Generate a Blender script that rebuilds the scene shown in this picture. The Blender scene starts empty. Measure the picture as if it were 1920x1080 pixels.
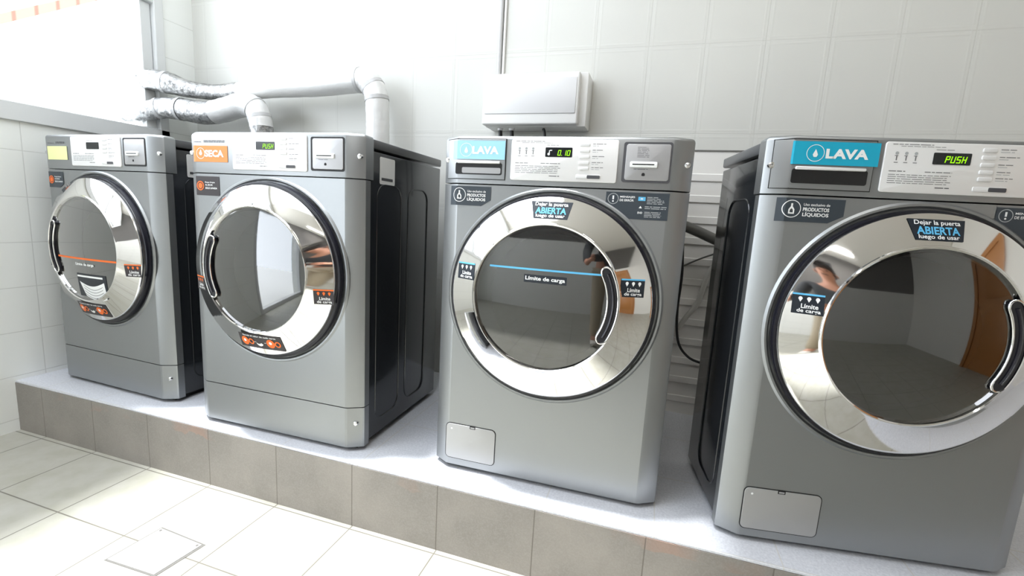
import bpy, bmesh, math, random
from mathutils import Vector, Matrix
random.seed(7)
S = bpy.context.scene
C = S.collection
PI = math.pi

# ------------------------------------------------------------------ camera, world, sun, large lights, exposure
cam_d = bpy.data.cameras.new('camera'); cam = bpy.data.objects.new('camera', cam_d); C.objects.link(cam)
S.camera = cam
CAM = Vector((2.5070, -1.2175, 1.0184)); YAW, PITCH, ROLL, FPX = 0.29268, -0.15486, 0.05679, 853.70
def cam_axes():
    fwd = Vector((-math.sin(YAW), math.cos(YAW), 0)); right = Vector((math.cos(YAW), math.sin(YAW), 0)); up = Vector((0, 0, 1))
    cp, sp = math.cos(PITCH), math.sin(PITCH)
    f2 = fwd * cp + up * sp; u2 = up * cp - fwd * sp
    cr, sr = math.cos(ROLL), math.sin(ROLL)
    return right * cr + u2 * sr, u2 * cr - right * sr, f2
r_, u_, f_ = cam_axes()
M = Matrix.Identity(4)
for i in range(3):
    M[i][0], M[i][1], M[i][2], M[i][3] = r_[i], u_[i], -f_[i], CAM[i]
cam.matrix_world = M
cam_d.sensor_width = 36.0; cam_d.sensor_fit = 'HORIZONTAL'; cam_d.lens = FPX / 1920 * 36.0
cam_d.clip_start = 0.02

SKY = 10.0
w = bpy.data.worlds.new('world'); S.world = w; w.use_nodes = True
bg = w.node_tree.nodes['Background']; bg.inputs[0].default_value = (0.90, 0.96, 1.04, 1); bg.inputs[1].default_value = SKY

def light(name, kind, loc, direction, energy, color=(1, 1, 1), **kw):
    d = bpy.data.lights.new(name, kind); d.energy = energy; d.color = color
    for k, v in kw.items(): setattr(d, k, v)
    o = bpy.data.objects.new(name, d); C.objects.link(o); o.location = loc
    o.rotation_euler = Vector(direction).to_track_quat('-Z', 'Y').to_euler()
    return o
sun = light('sun', 'SUN', (-2, -1, 6), (0.24, 0.03, -1.0), 12.5, (0.97, 0.99, 1.0), angle=math.radians(5))

S.view_settings.view_transform = 'Standard'; S.view_settings.look = 'None'
S.view_settings.exposure = -0.74; S.view_settings.gamma = 1.0
S.view_settings.use_curve_mapping = False
S.cycles.max_bounces = 10; S.cycles.diffuse_bounces = 6; S.cycles.glossy_bounces = 5
S.cycles.transparent_max_bounces = 12; S.cycles.sample_clamp_indirect = 6.0
S.cycles.caustics_reflective = False; S.cycles.caustics_refractive = False

# ------------------------------------------------------------------ materials
def srgb(r, g, b):
    f = lambda c: (c / 12.92 if c <= 0.04045 else ((c + 0.055) / 1.055) ** 2.4)
    return tuple(f(v / 255) for v in (r, g, b))
class NT:
    """small helper round a material's node tree"""
    def __init__(s, name, color=(.8, .8, .8), rough=.5, metal=0., spec=.5, coat=0.):
        s.m = bpy.data.materials.new(name); s.m.use_nodes = True; s.t = s.m.node_tree
        s.b = s.t.nodes['Principled BSDF']; s.set('Base Color', (*color, 1)); s.set('Roughness', rough)
        s.set('Metallic', metal); s.set('Specular IOR Level', spec); s.set('Coat Weight', coat); s.set('Coat Roughness', .06)
        s._c = None
    def set(s, k, v): s.b.inputs[k].default_value = v
    def n(s, t): return s.t.nodes.new(t)
    def l(s, a, b): s.t.links.new(a, b)
    def coord(s):
        if s._c is None:
            tc = s.n('ShaderNodeTexCoord'); sp = s.n('ShaderNodeSeparateXYZ'); s.l(tc.outputs['Object'], sp.inputs[0])
            s._c = (tc.outputs['Object'], sp.outputs)
        return s._c
    def math(s, op, a, b=None, clamp=False):
        q = s.n('ShaderNodeMath'); q.operation = op; q.use_clamp = clamp
        for i, v in enumerate((a, b)):
            if v is None: continue
            if isinstance(v, (int, float)): q.inputs[i].default_value = v
            else: s.l(v, q.inputs[i])
        return q.outputs[0]
    def lines(s, axis, off, pitch, hw, soft=.6):
        """1 on grid lines at off + k*pitch (half width hw), 0 elsewhere"""
        x = s.coord()[1][axis]
        f = s.math('FRACT', s.math('ADD', s.math('DIVIDE', s.math('SUBTRACT', x, off), pitch), 100.5))
        d = s.math('MULTIPLY', s.math('ABSOLUTE', s.math('SUBTRACT', f, .5)), pitch)
        mr = s.n('ShaderNodeMapRange'); mr.interpolation_type = 'SMOOTHSTEP'
        s.l(d, mr.inputs[0]); mr.inputs[1].default_value = hw * (1 + soft); mr.inputs[2].default_value = hw * (1 - soft)
        mr.inputs[3].default_value = 0; mr.inputs[4].default_value = 1
        return mr.outputs[0]
    def noise(s, scale, detail=3, rough=.55, lo=.0, hi=1.):
        q = s.n('ShaderNodeTexNoise'); q.inputs['Scale'].default_value = scale; q.inputs['Detail'].default_value = detail
        q.inputs['Roughness'].default_value = rough; s.l(s.coord()[0], q.inputs['Vector'])
        mr = s.n('ShaderNodeMapRange'); s.l(q.outputs[0], mr.inputs[0]); mr.inputs[1].default_value = lo; mr.inputs[2].default_value = hi
        return mr.outputs[0]
    def mix(s, fac, a, b):
        q = s.n('ShaderNodeMix'); q.data_type = 'RGBA'
        for i, v in ((0, fac), (6, a), (7, b)):
            if isinstance(v, (int, float)): q.inputs[i].default_value = v
            elif isinstance(v, tuple): q.inputs[i].default_value = (*v[:3], 1)
            else: s.l(v, q.inputs[i])
        return q.outputs[2]
    def color(s, v): s.l(v, s.b.inputs['Base Color'])
    def bump(s, h, strength=.3, dist=.002):
        q = s.n('ShaderNodeBump'); q.inputs['Strength'].default_value = strength; q.inputs['Distance'].default_value = dist
        s.l(h, q.inputs['Height']); s.l(q.outputs[0], s.b.inputs['Normal'])

def flat(name, rgb, rough=.5, metal=0., **k): return NT(name, srgb(*rgb), rough, metal, **k).m
mat = {}
def speckled_paint(name, col, rough, metal, sp=.012):
    q = NT(name, col, rough, metal)
    q.bump(q.noise(900, 1), .06, .0003)
    return q.m
mat['silver'] = speckled_paint('silver_grey_paint', (.315, .326, .332), .38, .8)
mat['cabinet'] = NT('charcoal_cabinet_paint', (.014, .016, .019), .2, .0, coat=.3).m
mat['lid'] = NT('grey_lid_paint', (.085, .088, .093), .3, .0, coat=.2).m
mat['gap'] = flat('black_gap', (14, 14, 16), .6)
mat['chrome'] = NT('chrome', (.86, .85, .84), .05, 1.0).m
mat['rubber'] = NT('black_gloss_trim', (.01, .01, .016), .25).m
mat['panel'] = NT('light_silver_panel', (.82, .82, .82), .38, .2).m
mat['reader'] = NT('satin_silver_plate', (.42, .42, .43), .4, .5).m
mat['button'] = NT('pale_button', (.72, .72, .72), .4).m
mat['print'] = flat('grey_print', (120, 120, 122), .6)
mat['print_dark'] = flat('dark_print', (70, 70, 74), .6)
mat['white'] = flat('white_print', (238, 240, 240), .5)
mat['pale_grey'] = flat('pale_grey_print', (168, 172, 174), .5)
mat['sticker'] = flat('slate_sticker', (52, 60, 68), .45)
mat['sticker_brown'] = flat('dark_brown_sticker', (52, 47, 50), .45)
mat['sticker_black'] = flat('navy_black_sticker', (24, 32, 42), .35)
mat['sky_blue'] = flat('sky_blue_print', (92, 178, 222), .5)
mat['label_pale'] = flat('pale_sky_blue_label', (158, 210, 240), .5)  # paler blue than the turquoise wash label
mat['label_blue'] = flat('turquoise_label', (18, 165, 198), .45)
mat['label_orange'] = flat('orange_label', (246, 140, 72), .5)
mat['label_yellow'] = flat('pale_yellow_label', (232, 236, 170), .5)
mat['orange'] = flat('orange_print', (238, 112, 38), .5)
mat['display'] = NT('display_black', (.008, .01, .012), .2).m
mat['screw'] = NT('screw_steel', (.8, .8, .8), .25, 1.).m
mat['plastic_black'] = NT('black_plastic', (.012, .012, .013), .35).m
mat['door_plate'] = NT('pale_silver_hatch', (.42, .42, .42), .42, .45).m
q = NT('green_led', (.1, .3, .0), .5); q.set('Emission Color', (.42, 1., .0, 1)); q.set('Emission Strength', 1.6); mat['led'] = q.m
q = NT('fill_lamp_tube', (.9, .9, .9), .5); q.set('Emission Color', (1, .98, .95, 1)); q.set('Emission Strength', 12); mat['fill_tube'] = q.m
q = NT('stainless_drum', (.6, .6, .6), .38, .7)
v = q.n('ShaderNodeTexVoronoi'); v.inputs['Scale'].default_value = 62; q.l(q.coord()[0], v.inputs['Vector'])
mr = q.n('ShaderNodeMapRange'); q.l(v.outputs['Distance'], mr.inputs[0]); mr.inputs[1].default_value = .22; mr.inputs[2].default_value = .28
q.color(q.mix(mr.outputs[0], (.06, .06, .06), (.78, .78, .78))); mat['drum'] = q.m
mat['tub'] = flat('grey_tub', (96, 98, 100), .5)
mat['lifter'] = flat('pale_lifter', (205, 206, 200), .4)

def glass_mat(name, tint, rough=.02, ior=1.5, boost=1.0):
    m = bpy.data.materials.new(name); m.use_nodes = True; t = m.node_tree; t.nodes.clear()
    o = t.nodes.new('ShaderNodeOutputMaterial'); mx = t.nodes.new('ShaderNodeMixShader')
    tr = t.nodes.new('ShaderNodeBsdfTransparent'); tr.inputs[0].default_value = (*tint, 1)
    gl = t.nodes.new('ShaderNodeBsdfGlossy'); gl.inputs['Roughness'].default_value = rough; gl.inputs['Color'].default_value = (1, 1, 1, 1)
    fr = t.nodes.new('ShaderNodeFresnel'); fr.inputs[0].default_value = ior
    mm = t.nodes.new('ShaderNodeMath'); mm.operation = 'MULTIPLY'; mm.inputs[1].default_value = boost; mm.use_clamp = True
    t.links.new(fr.outputs[0], mm.inputs[0])
    t.links.new(mm.outputs[0], mx.inputs[0]); t.links.new(tr.outputs[0], mx.inputs[1]); t.links.new(gl.outputs[0], mx.inputs[2])
    t.links.new(mx.outputs[0], o.inputs[0]); return m
mat['glass'] = glass_mat('smoked_door_glass', (.92, .93, .93), .03, 1.5, 3.4)
mat['window_glass'] = glass_mat('clear_window_glass', (.96, .97, .97), .0, 1.45)

# setting materials
q = NT('white_relief_tile', srgb(208, 208, 203), .32)
TX, TZ = 0.934, 1.386
def tile_edges(q, ax, off, pitch):
    g = q.lines(ax, off, pitch, .0016)
    a = q.lines(ax, off + .013, pitch, .003, .9); b = q.lines(ax, off - .013, pitch, .003, .9)
    return g, q.math('MAXIMUM', a, b)
gx, rx = tile_edges(q, 0, TX, .2115); gz, rz = tile_edges(q, 2, TZ, .337)
q.color(q.mix(q.math('MULTIPLY', q.math('MAXIMUM', gx, gz), .25), srgb(208, 208, 203), srgb(172, 171, 166)))
q.bump(q.math('SUBTRACT', q.math('MULTIPLY', q.math('MAXIMUM', rx, rz), .8), q.math('MAXIMUM', gx, gz)), .2, .002)
mat['wall_back'] = q.m
q = NT('white_plain_tile', srgb(238, 240, 237), .3)
g = q.math('MAXIMUM', q.lines(1, .03, .30, .0014), q.lines(2, .238, .187, .0014))
q.color(q.mix(q.math('MULTIPLY', g, .4), srgb(238, 240, 237), srgb(160, 160, 155))); q.bump(q.math('SUBTRACT', 1., g), .3, .001)
mat['wall_left'] = q.m
mat['plaster'] = NT('white_plaster', srgb(222, 219, 212), .8).m
q = NT('white_dado_tile', srgb(232, 232, 228), .35)
g = q.math('MAXIMUM', q.lines(0, 0, .2, .0015), q.lines(2, 0, .2, .0015)); q.color(q.mix(q.math('MULTIPLY', g, .5), srgb(232, 232, 228), srgb(150, 150, 145))); mat['wall_rear_tile'] = q.m
mat['rear'] = NT('dimmed_plaster', srgb(104, 102, 100), .8).m  # darkened so the fascias mirror a dim upper rear wall
mat['slat'] = NT('white_ribbed_tile', srgb(232, 230, 226), .35).m
mat['shadow_joint_line'] = flat('shadow_joint', (110, 108, 104), .8)  # grey of the painted shadow bar; also drain cover frame and screws
q = NT('pale_floor_tile', srgb(214, 212, 200), .45)
g = q.math('MAXIMUM', q.lines(0, .768, .3, .002), q.lines(1, -.36, .27, .002))
base = q.mix(q.noise(9, 4, .6, .35, .75), srgb(170, 168, 155), srgb(184, 182, 174))
base = q.mix(q.math('MULTIPLY', q.noise(60, 4, .7, .62, .72), .35), base, srgb(150, 150, 146))
q.color(q.mix(q.math('MULTIPLY', g, .8), base, srgb(84, 78, 68))); q.bump(q.math('SUBTRACT', 1., g), .3, .001)
mat['floor'] = q.m
H = 0.2195
q = NT('taupe_riser_tile', srgb(150, 142, 134), .5)
g = q.lines(0, 1.366, .3, .0015)
base = q.mix(q.noise(5, 4, .6, .35, .7), srgb(131, 126, 121), srgb(150, 144, 138))
base = q.mix(q.math('MULTIPLY', q.noise(220, 2, .6, .4, .75), .35), base, srgb(164, 160, 155))
zz = q.coord()[1][2]
top = q.math('MULTIPLY', q.noise(3.2, 3, .6, .52, .66), q.math('GREATER_THAN', q.math('ADD', zz, q.math('MULTIPLY', q.noise(14, 3), .06)), H - .012))
base = q.mix(q.math('MULTIPLY', top, .4), base, srgb(176, 132, 112))
chip = q.math('MULTIPLY', q.math('GREATER_THAN', zz, H - .006), q.noise(7, 4, .7, .56, .6))
base = q.mix(chip, base, srgb(222, 218, 212))
q.color(q.mix(q.math('MULTIPLY', g, .75), base, srgb(92, 84, 78))); q.bump(q.math('SUBTRACT', 1., g), .3, .001)
mat['riser'] = q.m
q = NT('blue_grey_platform_tile', srgb(168, 170, 176), .42)
g = q.math('MAXIMUM', q.lines(0, 1.366 + .02, .3, .0016), q.lines(1, .23, .3, .0016))
base = q.mix(q.noise(160, 3, .6, .35, .7), srgb(206, 208, 215), srgb(226, 228, 234))
q.color(q.mix(q.math('MULTIPLY', g, .8), base, srgb(206, 204, 200))); mat['platform'] = q.m
mat['frame'] = NT('white_aluminium', srgb(216, 218, 218), .4).m
mat['wood'] = NT('varnished_wood', srgb(168, 112, 58), .35).m
q = NT('crinkled_foil', (.6, .6, .6), .3, .85); q.bump(q.noise(55, 4, .7), .7, .006)
q.color(q.mix(q.noise(48, 3, .7, .35, .65), (.22, .22, .22), (.62, .62, .62))); mat['foil'] = q.m
q = NT('white_duct_skin', (.8, .8, .79), .3, .15); q.bump(q.noise(26, 3, .6), .35, .006); mat['pvc'] = q.m
mat['collar'] = NT('duct_collar_white', (.55, .55, .55), .35).m
mat['box'] = NT('white_box_plastic', srgb(232, 232, 230), .35).m
mat['box_lid'] = NT('white_box_lid', srgb(222, 222, 223), .3).m
mat['cable'] = NT('black_cable', (.012, .012, .013), .45).m
mat['hose'] = NT('grey_hose', srgb(92, 92, 88), .45).m
mat['hose_pale'] = NT('pale_hose', srgb(190, 188, 182), .45).m
mat['outside_wall'] = NT('whitewashed_wall', (.88, .88, .86), .8).m
q = NT('red_roof_tile', srgb(170, 70, 50), .8); q.color(q.mix(q.lines(1, 0, .22, .02), srgb(178, 116, 100), srgb(140, 84, 70))); mat['roof'] = q.m
mat['grate'] = NT('pale_cover_plate', srgb(216, 216, 212), .5).m

# ------------------------------------------------------------------ mesh helpers
_txt = {}
def text_mesh(s, bold=0.):
    """flat text outline: verts (x, y) with unit cap size, faces"""
    k = (s, bold)
    if k not in _txt:
        cu = bpy.data.curves.new('t', 'FONT'); cu.body = s; cu.size = 1; cu.align_x = 'CENTER'; cu.align_y = 'CENTER'; cu.offset = bold; cu.resolution_u = 3
        o = bpy.data.objects.new('t', cu); C.objects.link(o); bpy.context.view_layer.update()
        me = bpy.data.meshes.new_from_object(o.evaluated_get(bpy.context.evaluated_depsgraph_get()))
        v = [(p.co.x, p.co.y) for p in me.vertices]; f = [tuple(p.vertices) for p in me.polygons]
        bpy.data.objects.remove(o); bpy.data.meshes.remove(me); bpy.data.curves.remove(cu)
        x0 = min(p[0] for p in v); x1 = max(p[0] for p in v); y0 = min(p[1] for p in v); y1 = max(p[1] for p in v)
        _txt[k] = ([((a - (x0 + x1) / 2) / (x1 - x0), (b - (y0 + y1) / 2) / (y1 - y0)) for a, b in v], f)
    return _txt[k]

W, CDX = .686, .0493
class MB:
    def __init__(s): s.v = []; s.f = []; s.mi = []; s.sm = []; s.mats = []
    def slot(s, m):
        m = mat[m]
        if m not in s.mats: s.mats.append(m)
        return s.mats.index(m)
    def add(s, v, f, m, smooth=False):
        b = len(s.v); k = s.slot(m); s.v += [tuple(p) for p in v]
        for q in f: s.f.append(tuple(b + i for i in q)); s.mi.append(k); s.sm.append(smooth)
        return s
    def bm(s, bm, m, smooth=False):
        bm.verts.index_update(); s.add([p.co.copy() for p in bm.verts], [[v.index for v in f.verts] for f in bm.faces], m, smooth); bm.free(); return s
    def box(s, x0, x1, y0, y1, z0, z1, m, bev=0., seg=2):
        bm = bmesh.new(); bmesh.ops.create_cube(bm, size=1)
        for p in bm.verts: p.co = Vector(((x0 + x1) / 2 + p.co.x * (x1 - x0), (y0 + y1) / 2 + p.co.y * (y1 - y0), (z0 + z1) / 2 + p.co.z * (z1 - z0)))
        if bev: bmesh.ops.bevel(bm, geom=bm.edges[:], offset=bev, segments=seg, profile=.5, affect='EDGES')
        return s.bm(bm, m, bool(bev))
    def prism(s, poly, fn, lo, hi, m, bev=0., caps='both', smooth=False):
        """poly [(a, b)] swept from lo to hi; fn(a, b, t) -> xyz"""
        n = len(poly); v = [fn(a, b, lo) for a, b in poly] + [fn(a, b, hi) for a, b in poly]
        f = [(i, (i + 1) % n, n + (i + 1) % n, n + i) for i in range(n)]
        if caps in ('both', 'hi'): f.append(tuple(range(n, 2 * n)))
        if caps in ('both', 'lo'): f.append(tuple(range(n - 1, -1, -1)))
        if bev:
            bm = bmesh.new(); vs = [bm.verts.new(p) for p in v]
            for q in f: bm.faces.new([vs[i] for i in q])
            ed = [e for e in bm.edges if (e.verts[0] in vs[n:]) and (e.verts[1] in vs[n:])]
            bmesh.ops.bevel(bm, geom=ed, offset=bev, segments=3, profile=.5, affect='EDGES')
            bmesh.ops.recalc_face_normals(bm, faces=bm.faces[:])
            return s.bm(bm, m, smooth)
        return s.add(v, f, m, smooth)
    def plate(s, poly, y0, y1, m, bev=0., smooth=False):
        """outline in x,z extruded from y0 (back) to y1 (front)"""
        return s.prism(poly, lambda a, b, t: (a, t, b), y0, y1, m, bev, 'both', smooth)
    def tube(s, path, rad, m, n=10, closed=False, caps=True, smooth=True):
        P = [Vector(p) for p in path]; R = rad if isinstance(rad, (list, tuple)) else [rad] * len(P)
        v = []; f = []; ref = None; N = len(P)
        for i, p in enumerate(P):
            t = (P[(i + 1) % N] - P[i - 1]) if closed else (P[min(i + 1, N - 1)] - P[max(i - 1, 0)])
            t.normalize()
            if ref is None: ref = Vector((0, 0, 1)) if abs(t.z) < .9 else Vector((1, 0, 0))
            ref = (ref - t * ref.dot(t)).normalized(); bi = t.cross(ref)
            for k in range(n):
                a = 2 * PI * k / n; v.append(p + (ref * math.cos(a) + bi * math.sin(a)) * R[i])
        for i in range(N if closed else N - 1):
            j = (i + 1) % N
            for k in range(n): f.append((i * n + k, i * n + (k + 1) % n, j * n + (k + 1) % n, j * n + k))
        if caps and not closed: f += [tuple(range(n - 1, -1, -1)), tuple((N - 1) * n + k for k in range(n))]
        return s.add(v, f, m, smooth)
    def lathe(s, prof, m, n=72, cx=0., cz=0., shear=None, smooth=True, closed_end=False):
        """prof [(r, d)] turned about the y axis through (cx, cz); d is the distance out of the front (-y)"""
        v = []; f = []
        for r, d in prof:
            o = shear(d) if shear else (0, 0)
            for k in range(n):
                a = 2 * PI * k / n; v.append((cx + o[0] + r * math.cos(a), -d, cz + o[1] + r * math.sin(a)))
        for i in range(len(prof) - 1):
            for k in range(n): f.append((i * n + k, i * n + (k + 1) % n, (i + 1) * n + (k + 1) % n, (i + 1) * n + k))
        if closed_end: f.append(tuple((len(prof) - 1) * n + k for k in range(n)))
        return s.add(v, f, m, smooth)
    def text(s, t, cx, cz, wd, ht, fn, m, bold=0., slant=0.):
        v, f = text_mesh(t, bold)
        return s.add([fn(cx + a * wd + slant * b * ht, cz + b * ht) for a, b in v], f, m)
    def sheet(s, poly, fn, m):
        """filled outline laid on a surface fn(x, z); cut fine enough to follow it"""
        x0 = min(p[0] for p in poly); x1 = max(p[0] for p in poly); z0 = min(p[1] for p in poly); z1 = max(p[1] for p in poly)
        bm = bmesh.new(); bm.faces.new([bm.verts.new((a, 0, b)) for a, b in poly])
        for ax, lo, hi in ((0, x0, x1), (2, z0, z1)):
            k = max(1, min(8, int((hi - lo) / .012)))
            for i in range(1, k):
                c = [0, 0, 0]; c[ax] = lo + (hi - lo) * i / k; nn = [0, 0, 0]; nn[ax] = 1
                bmesh.ops.bisect_plane(bm, geom=bm.verts[:] + bm.edges[:] + bm.faces[:], plane_co=c, plane_no=nn)
        for xc in (CDX, W - CDX):
            if x0 < xc < x1: bmesh.ops.bisect_plane(bm, geom=bm.verts[:] + bm.edges[:] + bm.faces[:], plane_co=(xc, 0, 0), plane_no=(1, 0, 0))
        for p in bm.verts: p.co = Vector(fn(p.co.x, p.co.z))
        return s.bm(bm, m)
    def build(s, name, parent=None, off=(0, 0, 0), autosm=True):
        me = bpy.data.meshes.new(name); me.from_pydata([(p[0] - off[0], p[1] - off[1], p[2] - off[2]) for p in s.v], [], s.f)
        for m in s.mats: me.materials.append(m)
        me.polygons.foreach_set('material_index', s.mi); me.polygons.foreach_set('use_smooth', s.sm); me.update()
        if any(s.sm) and autosm: me.set_sharp_from_angle(angle=math.radians(38))
        o = bpy.data.objects.new(name, me); C.objects.link(o)
        if parent: o.parent = parent
        return o
def rrect(x0, x1, z0, z1, r, n=4):
    out = []
    for cx, cz, a0 in ((x1 - r, z0 + r, -PI / 2), (x1 - r, z1 - r, 0), (x0 + r, z1 - r, PI / 2), (x0 + r, z0 + r, PI)):
        for k in range(n + 1):
            a = a0 + PI / 2 * k / n; out.append((cx + r * math.cos(a), cz + r * math.sin(a)))
    return out
def circle(cx, cz, r, n=24): return [(cx + r * math.cos(2 * PI * k / n), cz + r * math.sin(2 * PI * k / n)) for k in range(n)]
def rect(x0, x1, z0, z1): return [(x0, z0), (x1, z0), (x1, z1), (x0, z1)]
def ring_sheet(mb, cx, cz, r0, r1, fn, m, n=28):
    v = []; f = []
    for k in range(n):
        a = 2 * PI * k / n
        v += [fn(cx + r0 * math.cos(a), cz + r0 * math.sin(a)), fn(cx + r1 * math.cos(a), cz + r1 * math.sin(a))]
    for k in range(n): j = (k + 1) % n; f.append((2 * k, 2 * j, 2 * j + 1, 2 * k + 1))
    mb.add(v, f, m)
def smooth_path(P, k=8):
    P = [Vector(p) for p in P]; out = []
    for i in range(len(P) - 1):
        a, b_, c, d = P[max(0, i - 1)], P[i], P[i + 1], P[min(len(P) - 1, i + 2)]
        for j in range(k):
            t = j / k; out.append(.5 * ((2 * b_) + (c - a) * t + (2 * a - 5 * b_ + 4 * c - d) * t * t + (3 * b_ - a - 3 * c + d) * t ** 3))
    out.append(P[-1]); return out
def tag(o, label, cat, group=None):
    o['label'] = label; o['category'] = cat
    if group: o['group'] = group
    return o
def empty(name, loc, rz, label, cat, group=None):
    o = bpy.data.objects.new(name, None); C.objects.link(o); o.location = loc; o.rotation_euler = (0, 0, rz); o.empty_display_size = .1
    return tag(o, label, cat, group)
def struct(o): o['kind'] = 'structure'; return o

# ------------------------------------------------------------------ the room
BY = 0.80           # back wall
RX, FY, CZ = 5.4, -3.3, 2.9
FL = -0.0743        # platform front
struct(MB().box(-.2, RX + .2, FY - .2, BY + .2, -.12, 0, 'floor').build('floor'))
struct(MB().box(-.2, RX + .2, BY, BY + .2, 0, CZ, 'wall_back').build('wall_back'))
# left wall with its wide window opening
WY0, WY1, WZ0, WZ1 = -3.0, .635, 1.318, 2.75
b = MB()
b.box(-.2, 0, -1.45, BY, 0, WZ0, 'wall_left'); b.box(-.2, 0, FY - .2, -2.85, 0, WZ0, 'wall_left'); b.box(-.2, 0, FY - .2, BY, WZ1, CZ, 'wall_left')
b.box(-.2, 0, WY1, BY, WZ0, WZ1, 'wall_left'); b.box(-.2, 0, FY - .2, WY0, WZ0, WZ1, 'wall_left')
struct(b.build('wall_left'))
struct(MB().box(RX, RX + .2, FY - .2, BY, 0, CZ, 'plaster').build('wall_right'))
# rear wall behind the camera, a wooden door in it
b = MB(); b.box(-.2, RX + .2, FY - .2, FY, 0, CZ, 'rear'); b.box(0, RX, FY, FY + .012, 0, 1.45, 'wall_rear_tile'); struct(b.build('wall_front'))
dr_ = bpy.data.objects.new('door_1', None); C.objects.link(dr_); dr_['kind'] = 'structure'; dr_.location = (RX, -.85, 0)
do = (RX, -.85, 0)
b = MB(); b.box(RX - .03, RX, -1.33, -.37, 0, 2.1, 'wood', .004, 1)
for zz in (.2, 1.15): b.box(RX - .04, RX - .03, -1.17, -.53, zz, zz + .75, 'wood', .006, 2)
b.build('door_leaf', dr_, do)
b = MB(); b.box(RX - .06, RX, -1.40, -1.33, 0, 2.17, 'wood'); b.box(RX - .06, RX, -.37, -.30, 0, 2.17, 'wood'); b.box(RX - .06, RX, -1.33, -.37, 2.1, 2.17, 'wood'); b.build('door_frame', dr_, do)
b = MB(); b.tube([(RX - .02, -.45, 1.02), (RX - .09, -.45, 1.02), (RX - .09, -.57, 1.02)], .01, 'chrome', 10); b.build('door_handle', dr_, do)
# ceiling with an unseen opening added to let sun onto the floor
SX0, SX1, SY0, SY1 = .10, 2.05, -1.7, .03
b = MB()
b.box(-.55, SX0, FY - .2, BY + .2, CZ, CZ + .12, 'plaster'); b.box(SX1, RX + .2, FY - .2, BY + .2, CZ, CZ + .12, 'plaster')  # left slab reaches past the wall as an added eave blocking sun
b.box(SX0, SX1, FY - .2, SY0, CZ, CZ + .12, 'plaster'); b.box(SX0, SX1, SY1, BY + .2, CZ, CZ + .12, 'plaster')
struct(b.build('ceiling'))
for nm, loc, sx, sy, d in (('sky_portal', (-.19, (WY0 + WY1) / 2, (WZ0 + WZ1) / 2), WY1 - WY0, WZ1 - WZ0, (1, 0, 0)),
                           ('sky_portal', (-.19, -2.15, WZ0 / 2), 1.3, WZ0 - .1, (1, 0, 0)),
                           ('sky_portal', ((SX0 + SX1) / 2, (SY0 + SY1) / 2, CZ + .1), SX1 - SX0, SY1 - SY0, (0, 0, -1))):
    p = light(nm, 'AREA', loc, d, 1.0, shape='RECTANGLE', size=sx, size_y=sy); p.data.cycles.is_portal = True
# unseen battens added to brighten the washers' side and the rear wall
for lx, ly, lw, lab in ((3.0, -.25, 8, 'added fill batten on the ceiling above the two washers, out of view'), (2.5, -2.75, 30, 'added fill batten on the ceiling close to the wall behind the photographer, out of view')):
    off = (lx, ly, CZ)
    root = empty('added_fill_lamp', off, 0, lab, 'lamp', 'added fill battens on the ceiling')
    b = MB(); b.box(lx - .65, lx + .65, ly - .05, ly + .05, CZ - .05, CZ - .001, 'box', .004, 1); b.build('fill_housing', root, off)
    b = MB(); b.tube([(lx - .6, ly, CZ - .068), (lx + .6, ly, CZ - .068)], .016, 'fill_tube', 14); b.build('tube', root, off)
    light('fill_light', 'AREA', (lx, ly, CZ - .09), (0, 0, -1), lw, (1, .98, .95), shape='RECTANGLE', size=1.2, size_y=.08)
# platform: riser skin and top tiles
struct(MB().box(0, RX, FL, BY, 0, H - .008, 'riser').build('trim_1'))
struct(MB().box(0, RX, FL + .0015, BY, H - .008, H, 'platform', .0015, 1).build('trim_2'))
# ribbed white tiles low on the back wall, seen between the washers
b = MB(); b.box(2.25, RX, BY - .006, BY, H, 1.318, 'slat')
z = 1.201
while z > H + .05:
    b.box(2.25, RX, BY - .012, BY - .006, z, z + .030, 'slat', .0025, 1); z -= .0845
b.box(2.60, 2.612, BY - .013, BY - .006, H, 1.316, 'slat', .002, 1)
struct(b.build('trim_3'))
struct(MB().box(2.25, RX, BY - .010, BY, 1.318, 1.323, 'shadow_joint_line').build('trim_4_shadow'))  # dark bar standing for the shadow line above the ribbed tiles

# window_1: white aluminium frame, rail, panes
win = bpy.data.objects.new('window_1', None); C.objects.link(win); win['kind'] = 'structure'; win.location = (0, WY1, WZ0)
wo = (0, WY1, WZ0)
b = MB(); x0, x1 = -.055, .012
b.box(x0, x1, WY1 - .045, WY1, WZ0 - .02, WZ1, 'frame', .003, 1)
b.box(x0, x1, WY0, WY0 + .05, WZ0 - .02, WZ1, 'frame', .003, 1)
b.box(x0, x1, WY0, WY1, WZ0 - .03, WZ0 + .045, 'frame', .003, 1)
b.box(x0, x1, WY0, WY1, WZ1 - .05, WZ1, 'frame', .003, 1)
b.box(x0, x1 - .004, WY0, WY1, 1.972, 2.03, 'frame', .003, 1)
b.box(x0, x1 - .004, -.98, -.92, WZ0, WZ1, 'frame', .003, 1)
b.build('window_frame', win, wo)
b = MB(); b.box(-.045, -.012, WY1 - .098, WY1 - .049, WZ0 + .05, 1.968, 'frame', .002, 1); b.build('sash', win, wo)
b = MB(); b.box(-.018, .016, WY1 - .08, WY1 - .055, 1.60, 1.625, 'plastic_black', .004, 2); b.build('window_latch', win, wo)
b = MB()
for (y0, y1, z0, z1) in ((WY0 + .05, -.98, WZ0 + .045, 1.972), (-.92, WY1 - .098, WZ0 + .045, 1.972), (WY0 + .05, -.98, 2.03, WZ1 - .05), (-.92, WY1 - .045, 2.03, WZ1 - .05)):
    b.add([(-.03, y0, z0), (-.03, y1, z0), (-.03, y1, z1), (-.03, y0, z1)], [(0, 1, 2, 3)], 'window_glass')
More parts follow.
